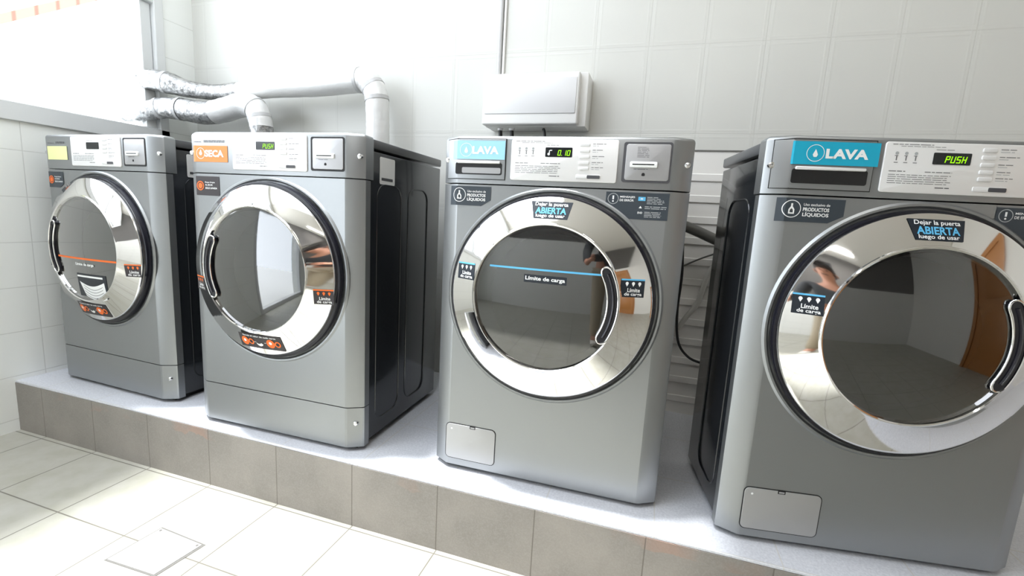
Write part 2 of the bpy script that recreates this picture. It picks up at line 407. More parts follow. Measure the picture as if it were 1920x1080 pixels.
b.add([(-.03, -2.8, .06), (-.03, -1.5, .06), (-.03, -1.5, WZ0 - .03), (-.03, -2.8, WZ0 - .03)], [(0, 1, 2, 3)], 'window_glass')
b.build('window_pane', win, wo)
b = MB(); b.box(x0, x1, -1.50, -1.45, 0, WZ0 - .03, 'frame', .003, 1); b.box(x0, x1, -2.85, -2.80, 0, WZ0 - .03, 'frame', .003, 1); b.box(x0, x1, -2.80, -1.50, .0, .06, 'frame', .003, 1); b.build('lower_frame', win, wo)  # lower glazing, out of view, added for more light from the left

# ------------------------------------------------------------------ machines
W = .686; CDX, CDY = .0493, .0267; ZS, ZK, ZB, ZT = .8725, .1385, .0015, 1.0064; DCX, DCZ, RO = .343, .5634, .2887
def plan(y_back=.055):
    return [(0, y_back), (0, CDY + .003), (.004, CDY - .001), (CDX - .004, .0016), (CDX + .004, 0), (W - CDX - .004, 0), (W - CDX + .004, .0016), (W - .004, CDY - .001), (W, CDY + .003), (W, y_back)]
RING = [(.2805, .018), (.2812, .025), (.279, .0295), (.274, .0318), (.2055, .0605), (.2035, .064), (.2005, .0655), (.1975, .0635), (.1965, .055), (.1955, .02)]
def ring_d(r):
    r = max(.2055, min(.274, r)); return .0318 + (.274 - r) / (.274 - .2055) * (.0605 - .0318)
def glass_up(d): return (-.003 * max(0, (d - .02)) / .04, .0075 * max(0, (d - .02)) / .04)
def on_ring(x, z, e=.0012):
    d = ring_d(math.hypot(x - DCX, z - DCZ - .004)); d = ring_d(math.hypot(x - DCX - glass_up(d)[0], z - DCZ - glass_up(d)[1]))
    return (x, -d - e, z)
GX, GZ, GR = DCX - .003, DCZ + .0075, .1975
def glass_d(x, z): q = min(1., ((x - GX) ** 2 + (z - GZ) ** 2) / GR ** 2); return .056 + .012 * (1 - q)
def on_glass(e):
    return lambda x, z: (x, -glass_d(x, z) - e, z)
def face(y): return lambda x, z: (x, y, z)
def on_front(e):
    """point on the folded front (flat centre, two slanted sides)"""
    def fn(x, z):
        if x < CDX: return (x, CDY * (CDX - x) / CDX - e, z)
        if x > W - CDX: return (x, CDY * (x - W + CDX) / CDX - e, z)
        return (x, -e, z)
    return fn
def front_with_hole(b, z0, z1, hr, m):
    angs = sorted(set([2 * PI * k / 72 for k in range(72)] + [math.atan2(zz - DCZ, xx - DCX) % (2 * PI) for xx in (CDX + .004, W - CDX - .004) for zz in (z0, z1)]))
    v = []; f = []; xa, xb = CDX + .004, W - CDX - .004
    for a in angs:
        c, s_ = math.cos(a), math.sin(a)
        tx = ((xb if c > 0 else xa) - DCX) / c if abs(c) > 1e-9 else 1e9; tz = ((z1 if s_ > 0 else z0) - DCZ) / s_ if abs(s_) > 1e-9 else 1e9
        t = min(tx, tz); v += [(DCX + hr * c, 0, DCZ + hr * s_), (DCX + t * c, 0, DCZ + t * s_)]
    n = len(angs)
    for k in range(n): j = (k + 1) % n; f.append((2 * k, 2 * k + 1, 2 * j + 1, 2 * j))
    b.add(v, f, m)
    p = plan()
    for seg in (p[:5], p[5:]):
        vv = [(x, y, z0) for x, y in seg] + [(x, y, z1) for x, y in seg]; k = len(seg)
        b.add(vv, [(i, i + 1, k + i + 1, k + i) for i in range(k - 1)], m, True)
    for zz in (z0, z1):
        b.add([(x, y, zz) for x, y in p], [tuple(range(len(p)))] if zz == z1 and False else [(i, i + 1, len(p) - 2 - i, len(p) - 1 - i) for i in range(len(p) // 2 - 1)], m)

def seven_seg_text(b, t, cx, cz, h, fn):
    """slanted segment digits/letters"""
    SEG = {'a': (0, 1, 1, 1), 'b': (1, 1, 1, .5), 'c': (1, .5, 1, 0), 'd': (0, 0, 1, 0), 'e': (0, .5, 0, 0), 'f': (0, 1, 0, .5), 'g': (0, .5, 1, .5), 'm': (.5, .5, .5, .5)}
    L = {'0': 'abcdef', '1': 'bc', 'P': 'abefg', 'U': 'bcdef', 'S': 'afgcd', 'H': 'bcefg'}
    wd = h * .52; gap = h * .34; t2 = [c for c in t]; total = 0
    adv = [(gap * .8 if c == '.' else wd + gap) for c in t2]; x = cx - (sum(adv) - gap) / 2
    th = h * .15
    for c, a in zip(t2, adv):
        if c == '.':
            px = x - gap * .55; b.sheet(rect(px, px + th, cz - h / 2 - th / 2, cz - h / 2 + th / 2), fn, 'led')
        else:
            for sg in L[c]:
                ax, az, bx, bz = SEG[sg]
                p0 = Vector((x + ax * wd, cz + (az - .5) * h)); p1 = Vector((x + bx * wd, cz + (bz - .5) * h))
                d = (p1 - p0).normalized(); nn = Vector((-d.y, d.x)) * th / 2; p0 -= d * th * .32; p1 += d * th * .32
                pts = [(p.x + (p.y - cz) * .16, p.y) for p in (p0 - nn, p1 - nn, p1 + nn, p0 + nn)]
                b.add([fn(*p) for p in pts], [(0, 1, 2, 3)], 'led')
        x += a

def screw(parent, x, z, off):
    y = on_front(0)(x, z)[1]; b = MB()
    b.lathe([(.0085, -.004), (.0085, .001), (.0072, .0045), (.0035, .006)], 'screw', 16, closed_end=True)
    b.v = [(p[0] + x, p[1] + y, p[2] + z) for p in b.v]
    b.build('screw', parent, off)

def lines_of_print(b, x0, x1, zs, fn, m, h=.0014, ragged=.1):
    for z in zs:
        x = x0; e = x1 - random.random() * ragged * (x1 - x0)
        while x < e:
            wd = random.uniform(.006, .022); b.sheet(rect(x, min(e, x + wd), z - h / 2, z + h / 2), fn, m); x += wd + .0022

def limit_sticker(parent, cx, cz, blue, off, wd=.058, ht=.043):
    b = MB(); base = 'sticker_black' if blue else 'sticker_brown'; acc = 'sky_blue' if blue else 'orange'
    b.sheet(rect(cx - wd / 2, cx + wd / 2, cz - ht / 2, cz + ht / 2), lambda x, z: on_ring(x, z, .0012), base)
    b.sheet(rect(cx - wd / 2, cx + wd / 2, cz + ht / 2, cz + ht / 2 + .004), lambda x, z: on_ring(x, z, .0012), acc)
    fn = lambda x, z: on_ring(x, z, .0024)
    for k in (-1, 0, 1):
        px = cx + k * .0155 + .001; pz = cz + ht * .28; m = 'white' if blue else 'orange'
        b.add([fn(px - .0042, pz + .002), fn(px + .0042, pz + .002), fn(px, pz - .0062)], [(0, 1, 2)], m)
        b.sheet(circle(px, pz + .0025, .0036, 12), fn, m)
    b.text('Límite', cx + .003, cz - .003, .031, .0105, fn, 'white', .02); b.text('de carga', cx + .002, cz - .0145, .043, .011, fn, 'white', .02)
    b.build('load_limit_sticker', parent, off)

def machine(kind, name, X, Y, rz, depth, label, spec):
    off = (W / 2, depth / 2, 0)
    ca, sa = math.cos(rz), math.sin(rz)
    wx, wy = X + off[0] * ca - off[1] * sa, Y + off[0] * sa + off[1] * ca
    root = empty(name, (wx, wy, .2329), rz, label, 'washing machine' if kind == 'washer' else 'tumble dryer', 'washers and dryers on the platform')
    washer = kind == 'washer'; kx = spec.get('kx', 1.0)
    # base
    b = MB(); b.box(.03, W - .03, .035, depth - .02, -.0130, .035, 'gap'); b.build('base', root, off)
    # cabinet body with pressed side panels
    b = MB(); b.box(.006, W - .006, .056, depth, .008, .964, 'cabinet', .004, 2)
    b.box(.012, W - .012, CDY + .012, .06, .012, .97, 'gap')
    for xs, sg in ((W - .006, 1), (.006, -1)):
        n = 2 if depth > .45 else 1
        for k in range(n):
            y0 = .10 + k * (depth - .16) / n; y1 = y0 + (depth - .16) / n - .05
            path = [(xs + sg * .0004, yy, zz) for yy, zz in rrect(y0, y1, .06, .865, .045, 6)]
            b.tube(path, .0024, 'cabinet', 6, closed=True)
    b.build('cabinet', root, off)
    b = MB(); b.box(.004, W - .004, .05, depth + .004, .9715, 1.000, 'lid', .005, 2); b.build('top_lid', root, off)
    if not washer:
        b = MB(); ys = .112; xs = W - .0058
        b.add([(xs + .0008, p, z) for p, z in rrect(ys, ys + .092, .866, .952, .006)], [tuple(range(20))], 'panel')
        b.add([(xs + .0014, p, z) for p, z in rect(ys + .01, ys + .078, .878, .887)], [(0, 1, 2, 3)], 'print_dark')
        b.build('rating_label', root, off)
    # front
    b = MB(); front_with_hole(b, ZB if washer else ZK + .002, ZS - .002, .262, 'silver')
    b.lathe([(.262, -.06), (.262, -.002), (.266, .0), (.292, .0), (.297, .005), (.302, .0055), (.307, .0)], 'silver', 96, DCX, DCZ)
    b.build('front_panel', root, off)
    if not washer:
        b = MB(); b.prism(plan(), lambda a, c, t: (a, c, t), ZB, ZK - .001, 'silver', .0); kp = b.build('kick_panel', root, off)
        screw(kp, W - .022, .085, (off[0], off[1], off[2]))
    # fascia
    b = MB(); b.prism(plan(.07), lambda a, c, t: (a, c, t), ZS + .0015, ZT, 'silver', .011, smooth=True); fas = b.build('control_fascia', root, off)
    screw(fas, W - .0135, .939, off); screw(fas, .0135, .939, off)
    # control panel with display and buttons
    px0, px1 = .2095 * kx, .2095 * kx + .29 * min(kx, 1.03)
    b = MB(); b.plate(rrect(px0, px1, .887, .9965, .006), .002, -.0032, 'panel', .0015, True)
    fn = face(-.0036); pr = 'print'
    if washer: lines_of_print(b, px0 + .013, px0 + .10, [.991], fn, pr, .0015); lines_of_print(b, px0 + .03, px0 + .12, [.987], fn, pr, .001)
    if washer:
        for k in range(3):
            cx = px0 + .024 + .019 * k
            b.sheet(rect(cx - .004, cx + .003, .966, .9675), fn, pr); b.sheet(rect(cx - .001, cx + .0014, .9565, .966), fn, pr); b.sheet(circle(cx, .972, .0035, 12), fn, 'pale_grey')
            b.sheet(rect(cx - .004, cx + .004, .9515, .953), fn, pr)
    lines_of_print(b, px0 + .013, px0 + .05, [.9335], fn, pr, .0018); lines_of_print(b, px0 + .085, px0 + .14, [.9335], fn, pr, .0018)
    lines_of_print(b, px0 + .013, px0 + .14, [.926, .9215, .917, .9125, .908], fn, pr, .0013)
    lines_of_print(b, px0 + .11, px0 + .14, [.9005], fn, 'print_dark', .0018)
    lines_of_print(b, px0 + .10, px0 + .135, [.9815], fn, pr, .0012)
    for z in (.9835, .968, .952, .9365, .9235): lines_of_print(b, px0 + .223, px0 + .262, [z + .002], fn, pr, .0016, .5); lines_of_print(b, px0 + .223, px0 + .25, [z - .003], fn, 'pale_grey', .0012, .5)
    cp = b.build('control_panel', fas, off) if False else b.build('control_panel', root, off)
    dx0, dx1 = px0 + .0965, px0 + .1695
    b = MB(); b.plate(rrect(dx0, dx1, .9505, .9755, .002), -.002, -.0042, 'display')
    if spec['display']:
        seven_seg_text(b, spec['display'], spec.get('dcx', .63) * (dx1 - dx0) + dx0, .9615, .0125, face(-.0047))
    if spec.get('glyph'):
        g = face(-.0047); b.sheet(rect(dx0 + .010, dx0 + .0125, .958, .968), g, 'white'); b.sheet(rect(dx0 + .0125, dx0 + .0185, .9665, .969), g, 'white'); b.sheet(circle(dx0 + .0095, .958, .0035, 12), g, 'white')
    b.build('display', cp, off)
    for k, z in enumerate((.9835, .968, .9525, .937, .9225) if washer else (.985, .97, .9555, .941)):
        b = MB(); b.plate(rrect(px0 + .189, px0 + .216, z - .0046, z + .0046, .003, 3), -.0028, -.0056, 'button', .001, True)
        b.build('button', cp, off)
    b = MB(); b.plate(rrect(px0 + .183, px0 + .2485, .8955, .9065, .003, 3), -.0028, -.0048, 'button', .001, True)
    b.plate(rrect(px0 + .213, px0 + .247, .8965, .9055, .002, 3), -.0046, -.0056, 'print_dark'); b.build('power_switch', cp, off)
    # card reader
    rx0, rx1 = .519, .6285
    b = MB(); b.plate(rrect(rx0 - .007, rx1 + .004, .891, .992, .006), .001, -.0012, 'gap' if not washer else 'print_dark'); b.plate(rrect(rx0, rx1, .8965, .987, .006), .0, -.0026, 'reader', .001, True)
    fn = face(-.003)
    if washer: lines_of_print(b, rx0 + .028, rx0 + .058, [.979, .975, .971, .967, .963, .959, .955], fn, pr, .0014, .2)
    lines_of_print(b, rx0 + .022, rx0 + .06, [.9245], fn, 'print_dark', .0012, .1)
    b.sheet(circle(rx0 + .047, .9115, .0042, 14), fn, 'gap'); b.sheet(rect(rx0 + .0428, rx0 + .0512, .908, .9115), fn, 'gap')
    cr = b.build('card_reader', root, off)
    b = MB(); b.plate(rrect(rx0 + .012, rx0 + .08, .9285, .943, .003, 3), -.002, -.0072, 'white', .0015, True); b.sheet(rect(rx0 + .018, rx0 + .072, .9345, .9375), face(-.0074), 'gap'); b.build('card_slot', cr, off)
    # drawer or label
    if washer:
        x0, x1 = .0135, .193 * kx
        out = [(x0, on_front(.0)(x0, 0)[1]), (CDX - .004, .0016), (CDX + .004, 0), (x1, 0)]
        b = MB(); pl = [(x, y - .003) for x, y in out] + [(x1, .01), (x0, on_front(0)(x0, 0)[1] + .01)]
        b.prism(pl, lambda a, c, t: (a, c, t), .887, .9955, 'silver', .0015)
        # dark joint round the drawer
        path = [on_front(.0012)(x, z) for x, z in ([(x0, .8865), (CDX, .8865), (x1 + .001, .8865), (x1 + .001, .9962), (CDX, .9962), (x0, .9962)])]
        b.tube(path, .0016, 'gap', 6, closed=True)
        dr = b.build('detergent_drawer', root, off)
        hx0, hx1 = .045 * kx, .185 * kx
        b = MB(); b.plate(rrect(hx0, hx1, .8985, .931, .005), -.002, -.0036, 'plastic_black')
        b.box(hx0 + .006, hx1 - .006, -.0085, -.002, .929, .936, 'white' if False else 'panel', .0015, 1); b.plate(rrect(hx0 + .02, hx1 - .004, .902, .918, .004), -.0034, -.0039, spec.get('well', 'reader')); b.build('drawer_handle', dr, off)
        lx0, lx1 = spec['label_x']
        b = MB(); b.sheet(rect(lx0, lx1, .9405, .9915), on_front(.0045), spec['label_mat']); lf = on_front(.0052)
        b.text('LAVA', lx0 + (lx1 - lx0) * .635, .9655, .078 * kx, .0215, lf, 'white', .045)
        cx = lx0 + (lx1 - lx0) * .27; ring_sheet(b, cx, .966, .0175, .0188, lf, 'white'); b.sheet([(cx - .0055, .9625), (cx - .003, .9575), (cx + .003, .9575), (cx + .0055, .9625), (cx, .975)], lf, 'white')
        b.build('wash_label', dr, off)
    else:
        b = MB(); lx0, lx1 = spec['label_x']; b.sheet(rect(lx0, lx1, .909, .961), on_front(.0012), spec['label_mat']); lf = on_front(.002)
        if spec['label_mat'] == 'label_orange':
            b.text('SECA', lx0 + (lx1 - lx0) * .64, .936, .080, .0225, lf, 'white', .045)
            cx = lx0 + (lx1 - lx0) * .27; ring_sheet(b, cx, .936, .0165, .018, lf, 'white'); b.sheet(circle(cx, .936, .0065, 12), lf, 'white'); b.add([lf(cx - .006, .938), lf(cx + .006, .938), lf(cx + .001, .949)], [(0, 1, 2)], 'white')
        b.build('drying_label', fas, off) if False else b.build('drying_label', root, off)
        b = MB(); lines_of_print(b, lx0 + .055, lx1 - .01, [.977, .973], on_front(.001), 'print_dark', .002, .05); lines_of_print(b, lx0 + .005, lx0 + .045, [.973], on_front(.001), 'print_dark', .0015, .05); b.build('printed_lines', root, off)
    # corner stickers
    ff = on_front(.0012); f2 = on_front(.002)
    if washer:
        a0 = .028 * kx
        b = MB(); b.sheet([(a0, .811), (.127 * kx, .811), (.155 * kx, .828), (.155 * kx, .8655), (a0, .8655)], ff, 'sticker')
        cx = a0 + .031; ring_sheet(b, cx, .8405, .0185, .0202, f2, 'white'); b.sheet([(cx - .0065, .829), (cx + .0065, .829), (cx + .0065, .839), (cx + .002, .846), (cx + .002, .853), (cx - .002, .853), (cx - .002, .846), (cx - .0065, .839)], f2, 'white'); b.sheet([(cx - .0035, .832), (cx + .0035, .832), (cx + .0035, .838), (cx, .842), (cx - .0035, .838)], f2, 'sticker')
        b.text('Uso exclusivo de', a0 + .084, .8515, .056, .006, f2, 'white', .01); b.text('PRODUCTOS', a0 + .0835, .8405, .056, .0085, f2, 'white', .03); b.text('LÍQUIDOS', a0 + .0835, .829, .056, .0115, f2, 'white', .03)
        b.build('liquid_sticker', root, off)
        b = MB(); b.sheet([(.477, .8655), (.477, .838), (.529, .797), (.6365, .797), (.6365, .8655)], ff, 'sticker')
        cx = .496; ring_sheet(b, cx, .848, .0125, .0142, f2, 'pale_grey'); b.sheet(rect(cx - .002, cx + .002, .846, .856), f2, 'white'); b.sheet(circle(cx, .8415, .0022, 10), f2, 'white')
        b.text('MENSAJES', .5325, .853, .038, .006, f2, 'white', .02); b.text('DE ERROR', .531, .845, .036, .006, f2, 'white', .02)
        b.sheet(rect(.560, .578, .845, .855), f2, 'sky_blue'); b.sheet(rect(.566, .572, .848, .852), f2, 'white')
        lines_of_print(b, .582, .626, [.8545, .8505, .8465, .8425, .8385], f2, 'pale_grey', .0018, .4)
        b.add([f2(.563, .826), f2(.571, .826), f2(.567, .832)], [(0, 1, 2)], 'white'); lines_of_print(b, .578, .632, [.8305, .826], f2, 'pale_grey', .002, .15)
        b.text('END', .567, .8145, .012, .005, f2, 'white', .02); lines_of_print(b, .578, .625, [.8165, .8125, .8085, .8045], f2, 'pale_grey', .0018, .3)
        b.build('error_code_sticker', root, off)
    else:
        b = MB(); b.sheet(rrect(.044, .148, .799, .862, .003) if spec.get('dark') else [(.044, .80), (.118, .80), (.143, .815), (.143, .862), (.044, .862)], ff, 'sticker_brown' if spec.get('dark') else 'sticker')
        cx = .067; ring_sheet(b, cx, .8305, .012, .0155, f2, 'orange'); b.sheet(circle(cx, .8305, .0092, 16), f2, 'orange')
        b.text('Ropa limpia', .109, .842, .042, .0055, f2, 'white', .02); b.text('AL SECAR', .104, .834, .032, .0055, f2, 'white', .02); b.text('SOLO LAVADA', .1135, .8235, .050, .006, f2, 'white', .03)
        b.build('care_sticker', root, off)
    # door
    b = MB(); b.lathe([(.262, -.05), (.2815, -.004), (.288, .001), (.288, .013), (.2868, .019), (.283, .0205), (.272, .018)], 'rubber', 96, DCX, DCZ); b.build('door_gasket', root, off)
    rg = RING if washer else [(.2755, .018), (.2762, .026), (.2755, .030), (.274, .0318)] + RING[4:]
    b = MB(); b.lathe(rg, 'chrome', 128, DCX, DCZ, glass_up); dr = b.build('door_ring', root, off)
    b = MB(); dm = spec.get('dome', .012); P = [(GR * k / 14, .056 + dm * (1 - (k / 14) ** 2)) for k in range(14, 0, -1)] + [(.0005, .056 + dm)]
    b.lathe(P, 'glass', 72, GX, GZ); b.build('door_glass', dr, off)
    # handle: long curved grip let into the rim
    sgn = 1 if washer else -1
    b = MB(); A0 = .48
    def arc(rad, a): return (GX + sgn * rad * math.cos(a), GZ + rad * math.sin(a))
    rc, hw, nn = .1835, .0135, 16
    pill = [arc(rc + hw, -A0 + 2 * A0 * k / nn) for k in range(nn + 1)]
    for k in range(1, 8):
        t = PI * k / 8; e_ = hw / rc * math.sin(t) * 1.25; pill.append(arc(rc + hw * math.cos(t), A0 + e_))
    pill += [arc(rc - hw, A0 - 2 * A0 * k / nn) for k in range(nn + 1)]
    for k in range(1, 8):
        t = PI * k / 8; e_ = hw / rc * math.sin(t) * 1.25; pill.append(arc(rc - hw * math.cos(t), -A0 - e_))
    b.plate(pill, -.05, -.0664, 'rubber'); b.tube([(x, -.0668, z) for x, z in pill], .0024, 'chrome', 8, closed=True)
    mid = [arc(rc + .001, -A0 * .98 + 2 * A0 * .98 * k / 14) for k in range(15)]
    b.tube([(x, -.0672, z) for x, z in mid], .0035, 'chrome' if False else 'rubber', 8)
    b.tube([(x, -.0690, z) for x, z in mid], .0016, 'chrome', 6)
    b.build('door_handle', dr, off)
    # ring stickers
    limit_sticker(dr, .1085, .625, washer, off) if washer else limit_sticker(dr, .1025, .507, False, off)
    limit_sticker(dr, .5685, .620, washer, off) if washer else limit_sticker(dr, .588, .507, False, off)
    fn = lambda x, z: on_ring(x, z, .0024)
    if washer:
        b = MB(); b.sheet([(.2965, .786), (.3875, .786), (.397, .831), (.2845, .831)], lambda x, z: on_ring(x, z, .0012), 'sticker_black')
        b.text('Dejar la puerta', .341, .8225, .089, .0125, fn, 'white', .015); b.text('ABIERTA', .341, .807, .083, .0165, fn, 'sky_blue', .03); b.text('luego de usar', .341, .7925, .078, .0115, fn, 'white', .015)
        b.build('open_door_sticker', dr, off)
    else:
        b = MB(); b.sheet([(.258, .311), (.436, .311), (.430, .362), (.262, .362)] if True else [], lambda x, z: on_ring(x, z, .0012), 'sticker_brown')
        b.text('Regula el calor de cada carga', .347, .3545, .13, .0075, fn, 'white', .02)
        for sx in (.293, .396):
            b.sheet(circle(sx - .008, .334, .0155, 20), fn, 'orange'); b.sheet(circle(sx - .008, .336, .0055, 12), lambda x, z: on_ring(x, z, .003), 'white'); ring_sheet(b, sx + .018, .334, .0062, .0108, fn, 'orange')
        b.sheet([(.345 + .014 * math.cos(a), .334 + .014 * math.sin(a)) for a in [PI * (.95 + .1 * k) for k in range(10)]] + [(.345 + .012 * math.cos(a) - .004, .3385 + .010 * math.sin(a)) for a in [PI * (1.8 - .1 * k) for k in range(8)]], fn, 'white')
        b.sheet(rect(.322, .329, .3335, .335), fn, 'white'); b.sheet(rect(.364, .371, .3335, .335), fn, 'white')
        b.build('care_icons_sticker', dr, off)
    gf = on_glass(.0012); g2 = on_glass(.0022)
    if spec.get('glass_line') == 'blue':
        b = MB(); b.sheet(rect(.183, .509, .6475, .6525), gf, 'sky_blue'); b.sheet(rect(.284, .400, .6145, .6355), gf, 'sticker_black'); b.text('Límite de carga', .342, .625, .108, .0135, g2, 'white', .025); b.build('load_limit_line', dr, off)
    if spec.get('glass_line') == 'orange':
        b = MB(); b.sheet(rect(.186, .524, .532, .539), gf, 'orange'); b.text('Límite de carga', .355, .513, .105, .0135, g2, 'white', .03)
        b.build('load_limit_line', dr, off)
        b = MB(); b.sheet(rect(.300, .462, .388, .478), gf, 'sticker_black'); b.sheet(rect(.304, .446, .464, .471), g2, 'white')
        N_ = 10
        topc = [(.312 + .138 * k / N_, .447 - .018 * math.sin(PI * k / N_) + .004 * k / N_) for k in range(N_ + 1)]; botc = [(.456 - .118 * k / N_, .385 - .012 * math.sin(PI * k / N_) + .006 * k / N_) for k in range(N_ + 1)]
        b.sheet(topc + botc, g2, 'white')
        for t in (.25, .45, .65, .85):
            cv = [(.335 + .105 * k / N_, .447 - .055 * t - .016 * math.sin(PI * k / N_)) for k in range(N_ + 1)]
            g3 = on_glass(.003); b.add([g3(x, z + .001) for x, z in cv] + [g3(x, z - .001) for x, z in cv], [(i, i + 1, N_ + 2 + i, N_ + 1 + i) for i in range(N_)], 'print')
        b.build('notice_sticker', dr, off)
    # drum seen through the glass
    b = MB(); b.lathe([(.1965, .05), (.19, .03), (.182, -.03), (.20, -.05), (.205, -.06)], 'tub', 64, DCX, DCZ); b.build('door_boot', root, off)
    dd = min(.34, depth - .07)
    b = MB(); b.lathe([(.20, -.06), (.238, -.075), (.24, -dd), (.10, -dd - .01), (.001, -dd - .012)], 'drum', 64, DCX, DCZ)
    for k in range(3):
        a = spec.get('lift', .5) + 2 * PI * k / 3
        for t in range(1):
            p = [(DCX + .222 * math.cos(a), .09, DCZ + .222 * math.sin(a)), (DCX + .205 * math.cos(a + .06), .16, DCZ + .205 * math.sin(a + .06)), (DCX + .205 * math.cos(a + .06), dd - .06, DCZ + .205 * math.sin(a + .06)), (DCX + .222 * math.cos(a), dd - .01, DCZ + .222 * math.sin(a))]
            b.tube(p, [.012, .02, .02, .012], 'lifter', 8)
    zb_ = dd - .012
    for (rx, rz, rr, mm) in spec.get('reflection_disc', []):  # made-up discs on the drum back in place of a glass reflection
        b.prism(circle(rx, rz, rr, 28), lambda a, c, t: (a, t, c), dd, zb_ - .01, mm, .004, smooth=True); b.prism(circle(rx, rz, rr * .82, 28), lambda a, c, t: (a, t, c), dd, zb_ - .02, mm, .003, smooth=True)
    if spec.get('rib'): b.tube(smooth_path([(x, zb_ - .02, z) for x, z in spec['rib']]), .011, 'lifter', 10)
    b.build('drum', root, off)
    # pump hatch
    if washer:
        x0, x1, z0, z1 = .0455 * kx, .206 * kx, .0245, .1375
        b = MB(); b.plate(rrect(x0 - .0022, x1 + .0022, z0 - .0022, z1 + .0022, .014), .002, -.0008, 'gap'); b.plate(rrect(x0, x1, z0, z1, .012), .001, -.0022, 'door_plate', .0008, True)
        b.sheet(rrect(x0 + .078, x0 + .096, z1 - .0075, z1 + .002, .001, 2), face(-.0026), 'gap'); b.sheet(rect(x0 + .0805, x0 + .0935, z1 - .0055, z1 - .001), face(-.003), 'reader')
        b.sheet(circle(x0 + .018, z1 - .0155, .003, 10), face(-.0028), 'white'); b.build('pump_hatch', root, off)
    return root

machine('dryer', 'tumble_dryer', .0937, .0361, -.0369, .54, 'silver front-loading dryer nearest the window, orange line and white notice on its door glass',
        dict(display='', label_x=(.057, .181), label_mat='label_yellow', glass_line='orange', lift=.9))
machine('dryer', 'tumble_dryer', .9688, -.0320, .0128, .56, 'silver front-loading dryer with the orange SECA label and charcoal side',
        dict(display='PUSH', dcx=.66, label_x=(.033, .187), label_mat='label_orange', dark=True, lift=.3))
machine('washer', 'washing_machine', 1.9000, .0206, .0150, .60, 'silver front-loading washer with the pale blue LAVA label, display reading 0.10',
        dict(display='0.10', dcx=.70, glyph=True, label_x=(.034, .192), label_mat='label_pale', glass_line='blue', lift=.2, reflection_disc=[(.408, .531, .046, 'lifter')]))
machine('washer', 'washing_machine', 2.7434, -.0104, .1468, .38, 'silver front-loading washer with the turquoise LAVA label, cut by the right edge',
        dict(display='PUSH', dcx=.60, label_x=(.0455, .226), label_mat='label_blue', kx=1.13, lift=1.5, well='plastic_black', dome=.026, rib=[(.447, .684), (.493, .635), (.522, .575), (.524, .477), (.500, .396)], reflection_disc=[(.36, .557, .03, 'drum')]))

# ------------------------------------------------------------------ exhaust ducts
def duct(name, pts, rads, label, foil_ranges, collars):
    root = empty(name, pts[0], 0, label, 'exhaust duct', 'exhaust ducts on the back wall')
    P = smooth_path(pts); R = []
    for i in range(len(P)):
        t = i / 8; k = min(int(t), len(rads) - 2); fr = t - k; r = rads[k] * (1 - fr) + rads[k + 1] * fr
        R.append(r * (1 + random.uniform(-.018, .018)))
    n = len(P); cuts = sorted(set([0, n - 1] + [int(a * (n - 1)) for rg in foil_ranges for a in rg]))
    for a, c in zip(cuts[:-1], cuts[1:]):
        midt = (a + c) / 2 / (n - 1); foil = any(lo <= midt <= hi for lo, hi in foil_ranges)
        b = MB(); b.tube(P[a:c + 1], R[a:c + 1], 'foil' if foil else 'pvc', 28, caps=False)
        b.build('foil_section' if foil else 'duct_pipe', root, pts[0])
    for t in collars:
        i = int(t * (n - 1)); i = max(1, min(n - 2, i)); d = (P[i + 1] - P[i - 1]).normalized()
        b = MB(); b.tube([P[i] - d * .008, P[i] + d * .008], [R[i] * 1.035] * 2, 'collar', 28, caps=False); b.build('collar', root, pts[0])
D2 = [(1.247, .68, 1.14), (1.247, .68, 1.335), (1.245, .68, 1.446), (1.236, .68, 1.532), (1.193, .68, 1.591), (1.122, .68, 1.597), (.93, .68, 1.584), (.679, .68, 1.579), (.456, .67, 1.564), (.304, .65, 1.557), (.176, .61, 1.567), (.102, .585, 1.586), (.01, .56, 1.599), (-.10, .53, 1.60)]
duct('exhaust_duct', D2, [.052, .052, .052, .053, .054, .054, .052, .048, .042, .036, .042, .052, .050, .046], 'long pale exhaust duct along the wall, rising behind the SECA dryer', [(.62, 1.)], [.22, .27, .37, .87])
D1 = [(.645, .62, 1.10), (.639, .62, 1.321), (.629, .62, 1.414), (.596, .62, 1.469), (.524, .62, 1.485), (.415, .61, 1.459), (.305, .60, 1.445), (.172, .58, 1.46), (.053, .56, 1.462), (-.048, .53, 1.43), (-.14, .50, 1.41)]
duct('exhaust_duct', D1, [.052, .052, .053, .055, .056, .056, .055, .053, .050, .040, .03], 'short crinkled foil exhaust duct bending down behind the dryer nearest the window', [(0., .16), (.56, 1.)], [.22, .30, .7, .8])

# ------------------------------------------------------------------ wall box, conduit, glands, cables
bx0, bx1, bz0, bz1 = 1.765, 2.171, 1.397, 1.598; YB = .66
root = empty('junction_box', ((bx0 + bx1) / 2, BY, bz0), 0, 'white plastic junction box on the tiled wall above the 0.10 washer', 'junction box')
off = ((bx0 + bx1) / 2, BY, bz0)
b = MB(); b.box(bx0 + .004, bx1 + .03, YB + .03, BY - .001, bz0 - .004, bz1 + .005, 'box', .006, 2); b.build('box_back', root, off)
b = MB(); b.box(bx0, bx1, YB, YB + .05, bz0, bz1, 'box', .007, 3); b.build('box_front', root, off)
b = MB(); b.box(bx0 + .012, bx1 - .010, YB - .004, YB + .01, bz0 + .042, bz1 - .022, 'box_lid', .003, 2); b.build('box_lid', root, off)
for x in (1.830, 1.882):
    b = MB(); b.tube([(x, .72, bz0 + .004), (x, .72, bz0 - .014)], [.013, .012], 'box_lid', 14); b.tube([(x, .72, bz0 - .012), (x + .002, .72, bz0 - .036), (x + .008, .72, bz0 - .25)], .0085, 'cable', 12); b.build('cable_gland', root, off)
